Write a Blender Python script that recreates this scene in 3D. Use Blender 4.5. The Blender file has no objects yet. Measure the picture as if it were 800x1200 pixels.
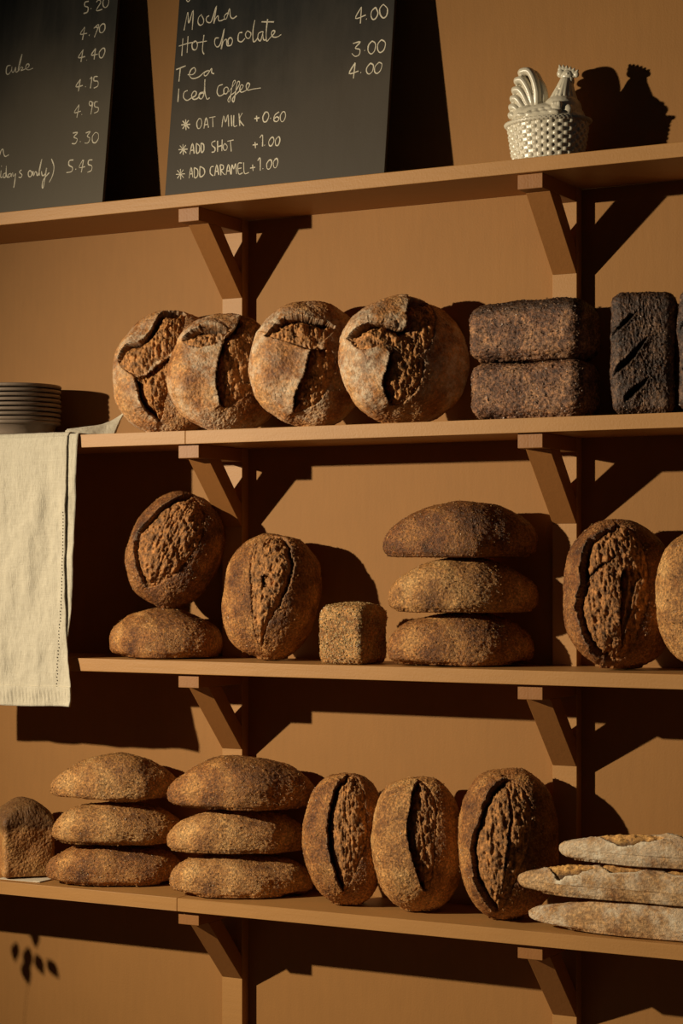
import bpy, bmesh, math, random
import numpy as np
from mathutils import Matrix, Vector, Euler

# ------------------------------------------------------------------ camera, light, exposure
scn = bpy.context.scene
COL = scn.collection
THETA = math.atan2(1280, 2362)
cam_d = bpy.data.cameras.new('camera'); cam = bpy.data.objects.new('camera', cam_d); COL.objects.link(cam)
cam.location = (1.8772, -3.6741, 1.55)
cam.rotation_euler = (math.pi/2, 0, THETA)
cam_d.sensor_fit = 'VERTICAL'; cam_d.sensor_height = 36; cam_d.lens = 36*2362/1200
cam_d.shift_y = 61/1200
cam_d.clip_start = .05
scn.camera = cam
scn.view_settings.view_transform = 'Standard'; scn.view_settings.look = 'None'
scn.view_settings.gamma = 1; scn.view_settings.use_curve_mapping = False
scn.view_settings.exposure = 0.0
world = bpy.data.worlds.new('room_ambience'); scn.world = world; world.use_nodes = True
bg = world.node_tree.nodes['Background']
bg.inputs[0].default_value = (.75, .95, 1.05, 1); bg.inputs[1].default_value = .012
lamp_d = bpy.data.lights.new('spot_lamp', 'SPOT'); lamp = bpy.data.objects.new('spot_lamp', lamp_d); COL.objects.link(lamp)
lamp.location = (-2.15, -2.50, 2.25)
lamp_d.energy = 615; lamp_d.color = (1.0, .84, .60); lamp_d.shadow_soft_size = .03
lamp_d.spot_size = math.radians(96); lamp_d.spot_blend = 1.0
lamp.rotation_euler = (Vector((2.2, 0, .5)) - lamp.location).to_track_quat('-Z', 'Y').to_euler()

# ------------------------------------------------------------------ helpers
def tag(o, label=None, cat=None, group=None, kind=None):
    if label: o['label'] = label
    if cat: o['category'] = cat
    if group: o['group'] = group
    if kind: o['kind'] = kind
    return o
def empty(name, loc, rot=(0, 0, 0)):
    o = bpy.data.objects.new(name, None); COL.objects.link(o)
    o.location = loc; o.rotation_euler = rot; o.empty_display_size = .05
    return o
def mesh_obj(name, verts, faces, mat, parent=None, smooth=True):
    me = bpy.data.meshes.new(name)
    me.from_pydata([tuple(map(float, v)) for v in verts], [], [tuple(map(int, f)) for f in faces])
    me.update()
    if smooth: me.shade_smooth()
    o = bpy.data.objects.new(name, me); COL.objects.link(o)
    me.materials.append(mat)
    if parent: o.parent = parent
    return o
def bm_obj(name, bm, mat, parent=None, smooth=False, bevel=0):
    me = bpy.data.meshes.new(name)
    bmesh.ops.recalc_face_normals(bm, faces=bm.faces)
    bm.to_mesh(me); bm.free()
    if smooth: me.shade_smooth()
    o = bpy.data.objects.new(name, me); COL.objects.link(o)
    me.materials.append(mat)
    if parent: o.parent = parent
    if bevel:
        m = o.modifiers.new('bevel', 'BEVEL'); m.width = bevel; m.segments = 2; m.limit_method = 'ANGLE'
    return o
def add_box(bm, x0, x1, y0, y1, z0, z1):
    vs = [bm.verts.new(p) for p in ((x0,y0,z0),(x1,y0,z0),(x1,y1,z0),(x0,y1,z0),(x0,y0,z1),(x1,y0,z1),(x1,y1,z1),(x0,y1,z1))]
    for f in ((0,3,2,1),(4,5,6,7),(0,1,5,4),(1,2,6,5),(2,3,7,6),(3,0,4,7)): bm.faces.new([vs[i] for i in f])
def add_prism(bm, pts, x0, x1):
    """closed (y,z) outline extruded along x"""
    a = [bm.verts.new((x0, y, z)) for y, z in pts]; b = [bm.verts.new((x1, y, z)) for y, z in pts]
    n = len(pts); bm.faces.new(a); bm.faces.new(b[::-1])
    for i in range(n): bm.faces.new((a[i], b[i], b[(i+1) % n], a[(i+1) % n]))
def add_tube(bm, pts, radii, seg=8, flat=None):
    pts = [Vector(p) for p in pts]; rings = []
    for i, p in enumerate(pts):
        t = (pts[min(i+1, len(pts)-1)] - pts[max(i-1, 0)]).normalized()
        ref = Vector(flat) if flat else (Vector((0, 0, 1)) if abs(t.z) < .9 else Vector((1, 0, 0)))
        s = t.cross(ref)
        s = s.normalized() if s.length > 1e-6 else Vector((1, 0, 0))
        u = s.cross(t).normalized()
        r = radii[i] if hasattr(radii, '__len__') else radii
        rs, ru = r if hasattr(r, '__len__') else (r, r)
        rings.append([bm.verts.new(p + s*rs*math.cos(2*math.pi*k/seg) + u*ru*math.sin(2*math.pi*k/seg)) for k in range(seg)])
    for a, b in zip(rings, rings[1:]):
        for k in range(seg): bm.faces.new((a[k], a[(k+1) % seg], b[(k+1) % seg], b[k]))
    bm.faces.new(rings[0][::-1]); bm.faces.new(rings[-1])
def catmull(pts, sub, closed=False):
    P_ = [np.array(p, float) for p in pts]; n = len(P_); out = []
    rng = range(n) if closed else range(n-1)
    for i in rng:
        if closed: p0, p1, p2, p3 = P_[i-1], P_[i], P_[(i+1) % n], P_[(i+2) % n]
        else: p0, p1, p2, p3 = P_[max(i-1, 0)], P_[i], P_[i+1], P_[min(i+2, n-1)]
        for k in range(sub):
            t = k/sub
            out.append(.5*((2*p1)+(p2-p0)*t+(2*p0-5*p1+4*p2-p3)*t*t+(3*p1-p0-3*p2+p3)*t**3))
    if not closed: out.append(P_[-1])
    return np.array(out)

def _hash(ix, iy, iz, seed):
    h = (ix*374761393 + iy*668265263 + iz*2147483647 + seed*1274126177) & 0xffffffff
    h = ((h ^ (h >> 13))*1274126177) & 0xffffffff
    h = ((h ^ (h >> 16))*2246822519) & 0xffffffff
    return ((h ^ (h >> 15)) & 0xffff)/65535.0*2-1
def noise(p, freq, seed=0):
    q = np.asarray(p)*freq; i = np.floor(q).astype(np.int64); f = q-i; f = f*f*f*(f*(f*6-15)+10)
    r = 0
    for dx in (0, 1):
        for dy in (0, 1):
            for dz in (0, 1):
                w = (f[:, 0] if dx else 1-f[:, 0])*(f[:, 1] if dy else 1-f[:, 1])*(f[:, 2] if dz else 1-f[:, 2])
                r = r + w*_hash(i[:, 0]+dx, i[:, 1]+dy, i[:, 2]+dz, seed)
    return r
def fbm(p, freq, octs, seed=0, gain=.5):
    a = 1; r = 0; t = 0
    for k in range(octs):
        r = r + a*noise(p, freq*2**k, seed+k*17); t += a; a *= gain
    return r/t

# ------------------------------------------------------------------ materials
def new_mat(name):
    m = bpy.data.materials.new(name); m.use_nodes = True
    nt = m.node_tree; b = nt.nodes['Principled BSDF']
    return m, nt, b
def nd(nt, typ, **kw):
    n = nt.nodes.new(typ)
    for k, v in kw.items(): setattr(n, k, v)
    return n
def mixc(nt, fac, a, b, mode='MIX'):
    n = nt.nodes.new('ShaderNodeMix'); n.data_type = 'RGBA'; n.blend_type = mode
    for sock, v in ((n.inputs[0], fac), (n.inputs[6], a), (n.inputs[7], b)):
        if hasattr(v, 'links'): nt.links.new(v, sock)
        elif hasattr(v, '__len__'): sock.default_value = (*v, 1)
        else: sock.default_value = v
    return n.outputs[2]
def ramp(nt, fac, stops):
    n = nt.nodes.new('ShaderNodeValToRGB'); nt.links.new(fac, n.inputs[0])
    e = n.color_ramp.elements
    while len(e) < len(stops): e.new(.5)
    for k, (p, c) in enumerate(stops):
        e[k].position = p; e[k].color = (*c, 1) if hasattr(c, '__len__') else (c, c, c, 1)
    return n.outputs[0]
def tex(nt, typ, scale, detail=2, rough=.5, vec=None, **kw):
    n = nt.nodes.new(typ); n.inputs['Scale'].default_value = scale
    if typ == 'ShaderNodeTexNoise': n.inputs['Detail'].default_value = detail; n.inputs['Roughness'].default_value = rough
    for k, v in kw.items(): setattr(n, k, v)
    if vec is not None: nt.links.new(vec, n.inputs['Vector'])
    return n
def bump(nt, h, strength, dist, prev=None):
    n = nt.nodes.new('ShaderNodeBump'); n.inputs['Strength'].default_value = strength; n.inputs['Distance'].default_value = dist
    nt.links.new(h, n.inputs['Height'])
    if prev is not None: nt.links.new(prev, n.inputs['Normal'])
    return n.outputs[0]
def coords(nt, scale=None):
    tc = nt.nodes.new('ShaderNodeTexCoord'); v = tc.outputs['Object']
    if scale:
        mp = nt.nodes.new('ShaderNodeMapping'); nt.links.new(v, mp.inputs[0]); mp.inputs['Scale'].default_value = scale; v = mp.outputs[0]
    return v
def paint(name, c, rough=.62, streak=(6, 6, 1), amp=.10, bstr=.25):
    m, nt, b = new_mat(name); v = coords(nt); vs = coords(nt, streak)
    n1 = tex(nt, 'ShaderNodeTexNoise', 6, 5, .6, v); n2 = tex(nt, 'ShaderNodeTexNoise', 14, 4, .6, vs)
    dark = tuple(x*(1-amp) for x in c); lite = tuple(min(1, x*(1+amp)) for x in c)
    col = mixc(nt, .5, ramp(nt, n1.outputs[0], [(.3, dark), (.7, lite)]), ramp(nt, n2.outputs[0], [(.3, dark), (.7, lite)]))
    nt.links.new(col, b.inputs['Base Color']); b.inputs['Roughness'].default_value = rough
    b.inputs['Specular IOR Level'].default_value = .35
    fine = tex(nt, 'ShaderNodeTexNoise', 260, 3, .6, v)
    nb = bump(nt, fine.outputs[0], bstr, .0012); nb = bump(nt, n2.outputs[0], bstr*.6, .002, nb)
    nt.links.new(nb, b.inputs['Normal'])
    return m
M_WALL = paint('ochre_wall_paint', (.33, .151, .037), .68, (5, 5, .8), .06)
M_SHELF = paint('ochre_shelf_paint', (.43, .212, .064), .5, (.8, 8, 8), .07)
M_BRACKET = paint('ochre_bracket_lit_tone', (.31, .130, .036), .5, (8, 8, .8), .08)  # same ochre as the shelves; reddish light on outward faces put into its colour
M_FLOOR = paint('brown_floor_boards', (.11, .06, .03), .6, (1, 8, 1), .2)

def crust_mat(name, dark, mid, lite, crumb, rough=.62, grain=420, gstr=.8, flour=(.60, .50, .36), speck=1.0, soft=0.0):
    m, nt, b = new_mat(name); v = coords(nt)
    at = nd(nt, 'ShaderNodeAttribute', attribute_name='mask')
    sp = nd(nt, 'ShaderNodeSeparateColor'); nt.links.new(at.outputs['Color'], sp.inputs[0])
    cr, fl, ch = sp.outputs[0], sp.outputs[1], sp.outputs[2]
    n1 = tex(nt, 'ShaderNodeTexNoise', 20, 6, .68, v); n2 = tex(nt, 'ShaderNodeTexNoise', grain*.5, 4, .75, v)
    base = ramp(nt, n1.outputs[0], [(.36-soft, dark), (.5, mid), (.64+soft, lite)])
    sp2 = ramp(nt, n2.outputs[0], [(.36, (.22, .18, .15)), (.52, (.88, .86, .84)), (.66, (1.95, 1.80, 1.50))])
    base = mixc(nt, speck, base, sp2, 'MULTIPLY')
    n3 = tex(nt, 'ShaderNodeTexNoise', 85, 6, .75, v)
    cc = ramp(nt, n3.outputs[0], [(.34, tuple(x*.22 for x in crumb)), (.5, crumb), (.66, tuple(min(1, x*1.9) for x in crumb))])
    col = mixc(nt, cr, base, cc)
    n4 = tex(nt, 'ShaderNodeTexNoise', 48, 7, .78, v)
    fr = ramp(nt, n4.outputs[0], [(.42, 0.0), (.62, 1.0)])
    fm = nd(nt, 'ShaderNodeMath', operation='MULTIPLY'); nt.links.new(fl, fm.inputs[0])
    pw = nd(nt, 'ShaderNodeMath', operation='POWER'); nt.links.new(fl, pw.inputs[0]); pw.inputs[1].default_value = 8
    mx = nd(nt, 'ShaderNodeMath', operation='MAXIMUM'); nt.links.new(pw.outputs[0], mx.inputs[0]); nt.links.new(fr, mx.inputs[1]); nt.links.new(mx.outputs[0], fm.inputs[1])
    col = mixc(nt, fm.outputs[0], col, flour)
    col = mixc(nt, ch, col, (.022, .011, .006))
    nt.links.new(col, b.inputs['Base Color'])
    b.inputs['Roughness'].default_value = rough; b.inputs['Specular IOR Level'].default_value = .42
    vo = tex(nt, 'ShaderNodeTexVoronoi', grain, vec=v)
    nb = bump(nt, n2.outputs[0], gstr, .0042)
    nb = bump(nt, vo.outputs['Distance'], gstr*.5, .0016, nb)
    nb = bump(nt, n3.outputs[0], .45, .004, nb)
    nt.links.new(nb, b.inputs['Normal'])
    return m
M_BOULE = crust_mat('sourdough_boule_crust', (.18, .062, .017), (.46, .20, .060), (.66, .36, .14), (.43, .19, .055), grain=300, gstr=.5, flour=(.78, .64, .45), speck=.6, soft=.02)
M_BATARD = crust_mat('seeded_batard_crust', (.14, .047, .013), (.40, .165, .043), (.64, .32, .10), (.43, .19, .055), rough=.5, gstr=.9, soft=.02, speck=.7)
M_BATARD_DARK = crust_mat('dark_batard_crust', (.085, .030, .010), (.27, .102, .028), (.50, .225, .068), (.42, .18, .052), rough=.46, gstr=.9, soft=.02, speck=.7)
M_BATARD_PALE = crust_mat('pale_batard_crust', (.24, .095, .026), (.56, .27, .082), (.78, .45, .17), (.40, .18, .055), rough=.52, gstr=.9, soft=.02, speck=.7)
M_RYE = crust_mat('rye_tin_loaf_crust', (.085, .036, .020), (.22, .105, .055), (.38, .20, .10), (.05, .025, .015), rough=.55, grain=260, gstr=.8)
M_RYE_DARK = crust_mat('charred_rye_crust', (.035, .019, .013), (.095, .050, .031), (.20, .115, .068), (.018, .010, .007), rough=.5, grain=220, gstr=.8)
M_TIN = crust_mat('white_tin_loaf_crust', (.30, .12, .035), (.45, .21, .065), (.58, .32, .11), (.16, .06, .022), rough=.55, gstr=.35, speck=.5, soft=.05)
M_BAGUETTE = crust_mat('floured_baguette_crust', (.30, .14, .05), (.48, .28, .12), (.62, .42, .23), (.60, .30, .085), rough=.7, grain=340, gstr=.3, flour=(.76, .65, .48), speck=.6, soft=.02)
def seed_mat(name, c0, c1, rough=.4):
    m, nt, b = new_mat(name)
    g = nd(nt, 'ShaderNodeNewGeometry')
    col = ramp(nt, g.outputs['Random Per Island'], [(0, c0), (1, c1)])
    nt.links.new(col, b.inputs['Base Color']); b.inputs['Roughness'].default_value = rough
    return m
M_SEED = seed_mat('toasted_bran_flakes', (.18, .080, .026), (.62, .36, .14))
M_SEED_PALE = seed_mat('toasted_oat_flakes', (.26, .14, .05), (.66, .44, .20))
M_SEED_RYE = seed_mat('dark_rye_grains', (.07, .035, .02), (.34, .19, .11))
M_SESAME = seed_mat('toasted_sesame_seeds', (.27, .155, .058), (.62, .43, .19))

def simple(name, c, rough=.5, spec=.5, nscale=None, amp=.1, bstr=0, bdist=.001, metal=0):
    m, nt, b = new_mat(name); b.inputs['Roughness'].default_value = rough; b.inputs['Specular IOR Level'].default_value = spec
    v = coords(nt); n = tex(nt, 'ShaderNodeTexNoise', nscale or 20, 4, .6, v)
    nt.links.new(ramp(nt, n.outputs[0], [(.3, tuple(x*(1-amp) for x in c)), (.7, tuple(min(1, x*(1+amp)) for x in c))]), b.inputs['Base Color'])
    if bstr: nt.links.new(bump(nt, n.outputs[0], bstr, bdist), b.inputs['Normal'])
    b.inputs['Metallic'].default_value = metal
    return m
M_CERAMIC = simple('cream_glazed_ceramic', (.64, .58, .45), .30, .55, 40, .04)
M_PLATE = simple('taupe_stoneware', (.24, .18, .135), .42, .5, 60, .12, .1)
M_CHALK = simple('chalk', (.76, .69, .54), .9, .1, 500, .25)
M_PAPER = simple('cream_paper_card', (.70, .62, .48), .8, .2, 80, .05)
M_LEAF = simple('dried_olive_leaf', (.10, .11, .05), .6, .3)
M_STEM = simple('woody_stem', (.10, .06, .03), .8, .2)
M_VASE = simple('clay_vase', (.30, .17, .10), .7, .3)
M_THREAD = simple('dark_stitching_thread', (.13, .11, .08), .9, .1)

def linen_mat():
    m, nt, b = new_mat('natural_linen'); v = coords(nt)
    wx = tex(nt, 'ShaderNodeTexNoise', 60, 3, .6, coords(nt, (14, 14, .7))); wz = tex(nt, 'ShaderNodeTexNoise', 60, 3, .6, coords(nt, (.7, .7, 14)))
    c = mixc(nt, .5, ramp(nt, wx.outputs[0], [(.3, (.52, .46, .345)), (.7, (.70, .64, .505))]), ramp(nt, wz.outputs[0], [(.3, (.54, .48, .36)), (.7, (.69, .63, .50))]))
    nt.links.new(c, b.inputs['Base Color']); b.inputs['Roughness'].default_value = .95; b.inputs['Specular IOR Level'].default_value = .1
    b.inputs['Sheen Weight'].default_value = .15
    nb = bump(nt, wx.outputs[0], .7, .0016); nb = bump(nt, wz.outputs[0], .6, .0013, nb)
    n3 = tex(nt, 'ShaderNodeTexNoise', 45, 4, .6, coords(nt, (1.6, 1.6, .6))); nb = bump(nt, n3.outputs[0], .5, .005, nb)
    nt.links.new(nb, b.inputs['Normal'])
    return m
M_LINEN = linen_mat()
def board_mat(name, c0, c1, dust, low):
    m, nt, b = new_mat(name); v = coords(nt)
    n1 = tex(nt, 'ShaderNodeTexNoise', 3.2, 5, .6, coords(nt, (1, 1, .7))); n2 = tex(nt, 'ShaderNodeTexNoise', 9, 6, .7, coords(nt, (1.8, 1, .35)))
    c = mixc(nt, .5, ramp(nt, n1.outputs[0], [(.3, c0), (.72, c1)]), ramp(nt, n2.outputs[0], [(.35, c0), (.75, dust)]))
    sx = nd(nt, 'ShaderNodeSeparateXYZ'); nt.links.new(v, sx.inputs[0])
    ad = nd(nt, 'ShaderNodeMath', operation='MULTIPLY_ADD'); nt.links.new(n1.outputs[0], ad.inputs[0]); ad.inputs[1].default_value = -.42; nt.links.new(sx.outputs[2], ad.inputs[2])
    c = mixc(nt, ramp(nt, ad.outputs[0], [(0.0, 1.0), (.22, 0.0)]), c, low)      # paler towards the foot: sheen painted into the colour, mixed with chalk dust
    nt.links.new(c, b.inputs['Base Color'])
    nt.links.new(ramp(nt, n2.outputs[0], [(.3, .42), (.7, .62)]), b.inputs['Roughness'])
    b.inputs['Specular IOR Level'].default_value = .28
    f = tex(nt, 'ShaderNodeTexNoise', 300, 2, .5, v); nt.links.new(bump(nt, f.outputs[0], .15, .0006), b.inputs['Normal'])
    return m
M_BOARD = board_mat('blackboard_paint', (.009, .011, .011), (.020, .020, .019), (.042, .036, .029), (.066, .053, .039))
M_BOARD_DUST_SHEEN = board_mat('dust_and_sheen_blackboard_paint', (.024, .024, .021), (.050, .043, .034), (.080, .068, .050), (.105, .086, .060))  # lighter left board: its sheen is put into the colour along with chalk dust

# ------------------------------------------------------------------ the setting
S1, S2, S3, S4 = 2.3065, 1.822, 1.352, .867           # heights of the four shelf tops
TH, DEPTH = .027, .21
bm = bmesh.new(); add_box(bm, -3.2, 3.2, 0, .12, 0, 3.3); tag(bm_obj('wall_back', bm, M_WALL), kind='structure')
bm = bmesh.new(); add_box(bm, -3.2, 3.2, -5.2, .12, -.05, 0); tag(bm_obj('floor', bm, M_FLOOR), kind='structure')
BX = [(-.3877, -.3380), (.3680, .4185)]               # the two wall battens / bracket lines
BD = .027
# a batten is notched into the lower shelves, so each plank is cut round it
def plank(name, x0, x1, z, parent, notch):
    bm = bmesh.new()
    xs = [(a-.0004, b+.0004) for a, b in notch if a >= x0 and b <= x1]
    out = [(x0, -DEPTH), (x1, -DEPTH), (x1, -.0005)]
    for a, b in reversed(xs): out += [(b, -.0005), (b, -BD-.0005), (a, -BD-.0005), (a, -.0005)]
    out += [(x0, -.0005)]
    lo = [bm.verts.new((x, y, z-TH)) for x, y in out]; hi = [bm.verts.new((x, y, z)) for x, y in out]
    bm.faces.new(lo[::-1]); bm.faces.new(hi)
    n = len(out)
    for i in range(n): bm.faces.new((lo[i], lo[(i+1) % n], hi[(i+1) % n], hi[i]))
    bmesh.ops.triangulate(bm, faces=[f for f in bm.faces if len(f.verts) > 4])
    return bm_obj(name, bm, M_SHELF, parent, bevel=.0012)
SH = [('topmost ochre painted shelf carrying the blackboards and ceramic hen', S1, [(-1.5, 1.5)], []),
      ('ochre painted shelf under the round sourdough loaves and stacked plates', S2, [(-1.5, -.3629), (-.3622, 1.5)], BX),
      ('ochre painted shelf under the sesame coated cube loaf', S3, [(-1.5, 1.5)], BX),
      ('lowest ochre painted shelf carrying the baguettes', S4, [(-1.5, -.3829), (-.3822, 1.5)], BX)]
for lab, z, spans, notch in SH:
    root = empty('wall_shelf', (0, 0, z-TH)); tag(root, lab, 'shelf', 'ochre wall shelves')
    for x0, x1 in spans:
        nn = notch if len(spans) == 1 else [n for n in notch]
        p = plank('plank', x0, x1, 0+TH, root, [n for n in nn if n[0] > x0 and n[1] < x1])
# planks that end on a bracket line still have to clear the batten
def cut_for_batten():
    for o in list(COL.objects):
        if not o.name.startswith('plank'): continue
        xs = [v.co.x for v in o.data.vertices]; x0, x1 = min(xs), max(xs)
        for a, b in BX:
            if (x0 < a < x1 < b) or (a < x0 < b < x1):
                bm = bmesh.new(); lo, hi = 0, TH
                if x1 < b: out = [(x0, -DEPTH), (x1, -DEPTH), (x1, -BD-.0005), (a-.0004, -BD-.0005), (a-.0004, -.0005), (x0, -.0005)]
                else:
                    out = [(x0, -DEPTH), (x1, -DEPTH), (x1, -.0005)]
                    for c, d in reversed(BX):
                        if c > b: out += [(d+.0004, -.0005), (d+.0004, -BD-.0005), (c-.0004, -BD-.0005), (c-.0004, -.0005)]
                    out += [(b+.0004, -.0005), (b+.0004, -BD-.0005), (x0, -BD-.0005)]
                L = [bm.verts.new((x, y, 0)) for x, y in out]; H = [bm.verts.new((x, y, TH)) for x, y in out]
                bm.faces.new(L[::-1]); bm.faces.new(H)
                for i in range(len(out)): bm.faces.new((L[i], L[(i+1) % len(out)], H[(i+1) % len(out)], H[i]))
                bmesh.ops.triangulate(bm, faces=[f for f in bm.faces if len(f.verts) > 4])
                bmesh.ops.recalc_face_normals(bm, faces=bm.faces); bm.to_mesh(o.data); bm.free()
cut_for_batten()
for (x0, x1), side in zip(BX, ('left', 'right')):
    bm = bmesh.new(); add_box(bm, x0, x1, -BD, -.0003, .0, S1-TH-.0003)
    tag(bm_obj('wall_batten', bm, M_SHELF, bevel=.001), f'{"left" if side=="left" else "right"} vertical ochre batten running down the wall behind the shelf brackets', 'batten', 'wall battens')
def bracket(x0, x1, ztop, lab):
    root = empty('shelf_bracket', ((x0+x1)/2, -BD, ztop-.155)); tag(root, lab, 'bracket', 'angled shelf brackets')
    ox, oz = (x0+x1)/2, ztop-.155; hw = (x1-x0)/2
    bm = bmesh.new(); add_box(bm, -hw, hw, -.197+BD, -.0004, .155-.028-.0004, .155-.0006)
    bm_obj('arm', bm, M_BRACKET, root, bevel=.0012)
    bm = bmesh.new()
    add_prism(bm, [(-.160+BD, .1265), (-.0004, -.012), (-.0004, .036), (-.110+BD, .1265)], -hw+.0004, hw-.0004)
    bm_obj('brace', bm, M_BRACKET, root, bevel=.001)
names = ['topmost shelf', 'shelf of round sourdough loaves', 'shelf holding the sesame cube loaf', 'lowest shelf']
for zt, nm in zip((S1, S2, S3, S4), names):
    for (x0, x1), side in zip(BX, ('left', 'right')):
        bracket(x0, x1, zt-TH, f'{side} angled wooden bracket under the {nm}')

# ------------------------------------------------------------------ bread
_cs = {}
def cube_sphere(n):
    if n in _cs: return _cs[n]
    g = np.tan(np.linspace(-math.pi/4, math.pi/4, n+1)); vs, fs = [], []
    A_, B_ = np.meshgrid(g, g, indexing='ij'); o = np.ones_like(A_); off = 0
    for s, ax in ((1, 0), (-1, 0), (1, 1), (-1, 1), (1, 2), (-1, 2)):
        c = [None]*3; c[ax] = s*o; c[(ax+1) % 3] = A_*s; c[(ax+2) % 3] = B_
        vs.append(np.stack(c, -1).reshape(-1, 3))
        i, j = np.meshgrid(range(n), range(n), indexing='ij'); a = (i*(n+1)+j).ravel()+off
        fs.append(np.stack([a, a+n+1, a+n+2, a+1], 1)); off += (n+1)**2
    v = np.concatenate(vs); f = np.concatenate(fs)
    _, idx, inv = np.unique(np.round(v*1e5).astype(np.int64), axis=0, return_index=True, return_inverse=True)
    v = v[idx]; f = inv.ravel()[f]
    _cs[n] = (v, f); return _cs[n]
def vnormals(v, f):
    n = np.cross(v[f[:, 2]]-v[f[:, 0]], v[f[:, 3]]-v[f[:, 1]]); out = np.zeros_like(v)
    for k in range(4): np.add.at(out, f[:, k], n)
    return out/np.maximum(np.linalg.norm(out, axis=1, keepdims=True), 1e-12)
def poly_dist(P_, poly):
    """signed distance (negative inside) and outward direction to a closed outline, both in the loaf's own face plane"""
    A_ = poly; B_ = np.roll(poly, -1, 0); best = np.full(len(P_), 1e9); nn = np.zeros((len(P_), 2)); inside = np.zeros(len(P_), bool)
    for a, b in zip(A_, B_):
        d = b-a; L = max(d@d, 1e-14); t = np.clip(((P_-a)@d)/L, 0, 1); q = a+t[:, None]*d; r = P_-q; dist = np.hypot(r[:, 0], r[:, 1])
        m = dist < best; best[m] = dist[m]; nn[m] = r[m]/np.maximum(dist[m], 1e-9)[:, None]
        cond = ((a[1] > P_[:, 1]) != (b[1] > P_[:, 1]))
        with np.errstate(divide='ignore', invalid='ignore'):
            xx = (b[0]-a[0])*(P_[:, 1]-a[1])/(b[1]-a[1])+a[0]
        inside ^= cond & (P_[:, 0] < xx)
    s = np.where(inside, -best, best); nn[inside] *= -1
    return s, nn
def np_mesh(name, v, f, mat, parent, mask=None):
    me = bpy.data.meshes.new(name)
    me.vertices.add(len(v)); me.vertices.foreach_set('co', v.astype(np.float32).ravel())
    k = f.shape[1]
    me.loops.add(len(f)*k); me.loops.foreach_set('vertex_index', f.astype(np.int32).ravel())
    me.polygons.add(len(f)); me.polygons.foreach_set('loop_start', np.arange(0, len(f)*k, k, dtype=np.int32))
    me.update(calc_edges=True); me.validate()
    me.shade_smooth()
    if mask is not None:
        at = me.color_attributes.new('mask', 'FLOAT_COLOR', 'POINT')
        at.data.foreach_set('color', np.concatenate([mask, np.ones((len(v), 1))], 1).astype(np.float32).ravel())
    o = bpy.data.objects.new(name, me); COL.objects.link(o); me.materials.append(mat); o.parent = parent
    return o
def submesh(v, f, mask, sel):
    ff = f[sel]; u, inv = np.unique(ff, return_inverse=True)
    return v[u], inv.reshape(ff.shape), mask[u]
def seed_mesh(name, v, nrm, f, mask, count, size, mat, parent, rng, keep, sink=.2):
    fc = f[keep]
    if len(fc) == 0: return
    c = v[fc].mean(1); ar = np.linalg.norm(np.cross(v[fc[:, 2]]-v[fc[:, 0]], v[fc[:, 3]]-v[fc[:, 1]]), axis=1)
    pick = rng.choice(len(fc), count, p=ar/ar.sum())
    p = c[pick] + rng.normal(0, .0008, (count, 3)); n = nrm[fc[pick]].mean(1); n += rng.normal(0, .25, (count, 3)); n /= np.linalg.norm(n, axis=1, keepdims=True)
    r = rng.normal(0, 1, (count, 3)); t = np.cross(n, r); t /= np.linalg.norm(t, axis=1, keepdims=True); b = np.cross(n, t)
    s = size*rng.uniform(.6, 1.35, (count, 1))
    P0 = p - n*s*sink*.3
    vs = np.stack([P0+t*s, P0-t*s, P0+b*s*.5, P0-b*s*.5, P0+n*s*.34, P0-n*s*.34], 1).reshape(-1, 3)
    base = np.array([[0,2,4],[2,1,4],[1,3,4],[3,0,4],[2,0,5],[1,2,5],[3,1,5],[0,3,5]])
    fs = (np.arange(count)[:, None, None]*6+base).reshape(-1, 3)
    o = np_mesh(name, vs, fs, mat, parent); o.data.shade_flat(); tag(o, kind='stuff')
    return o

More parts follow.
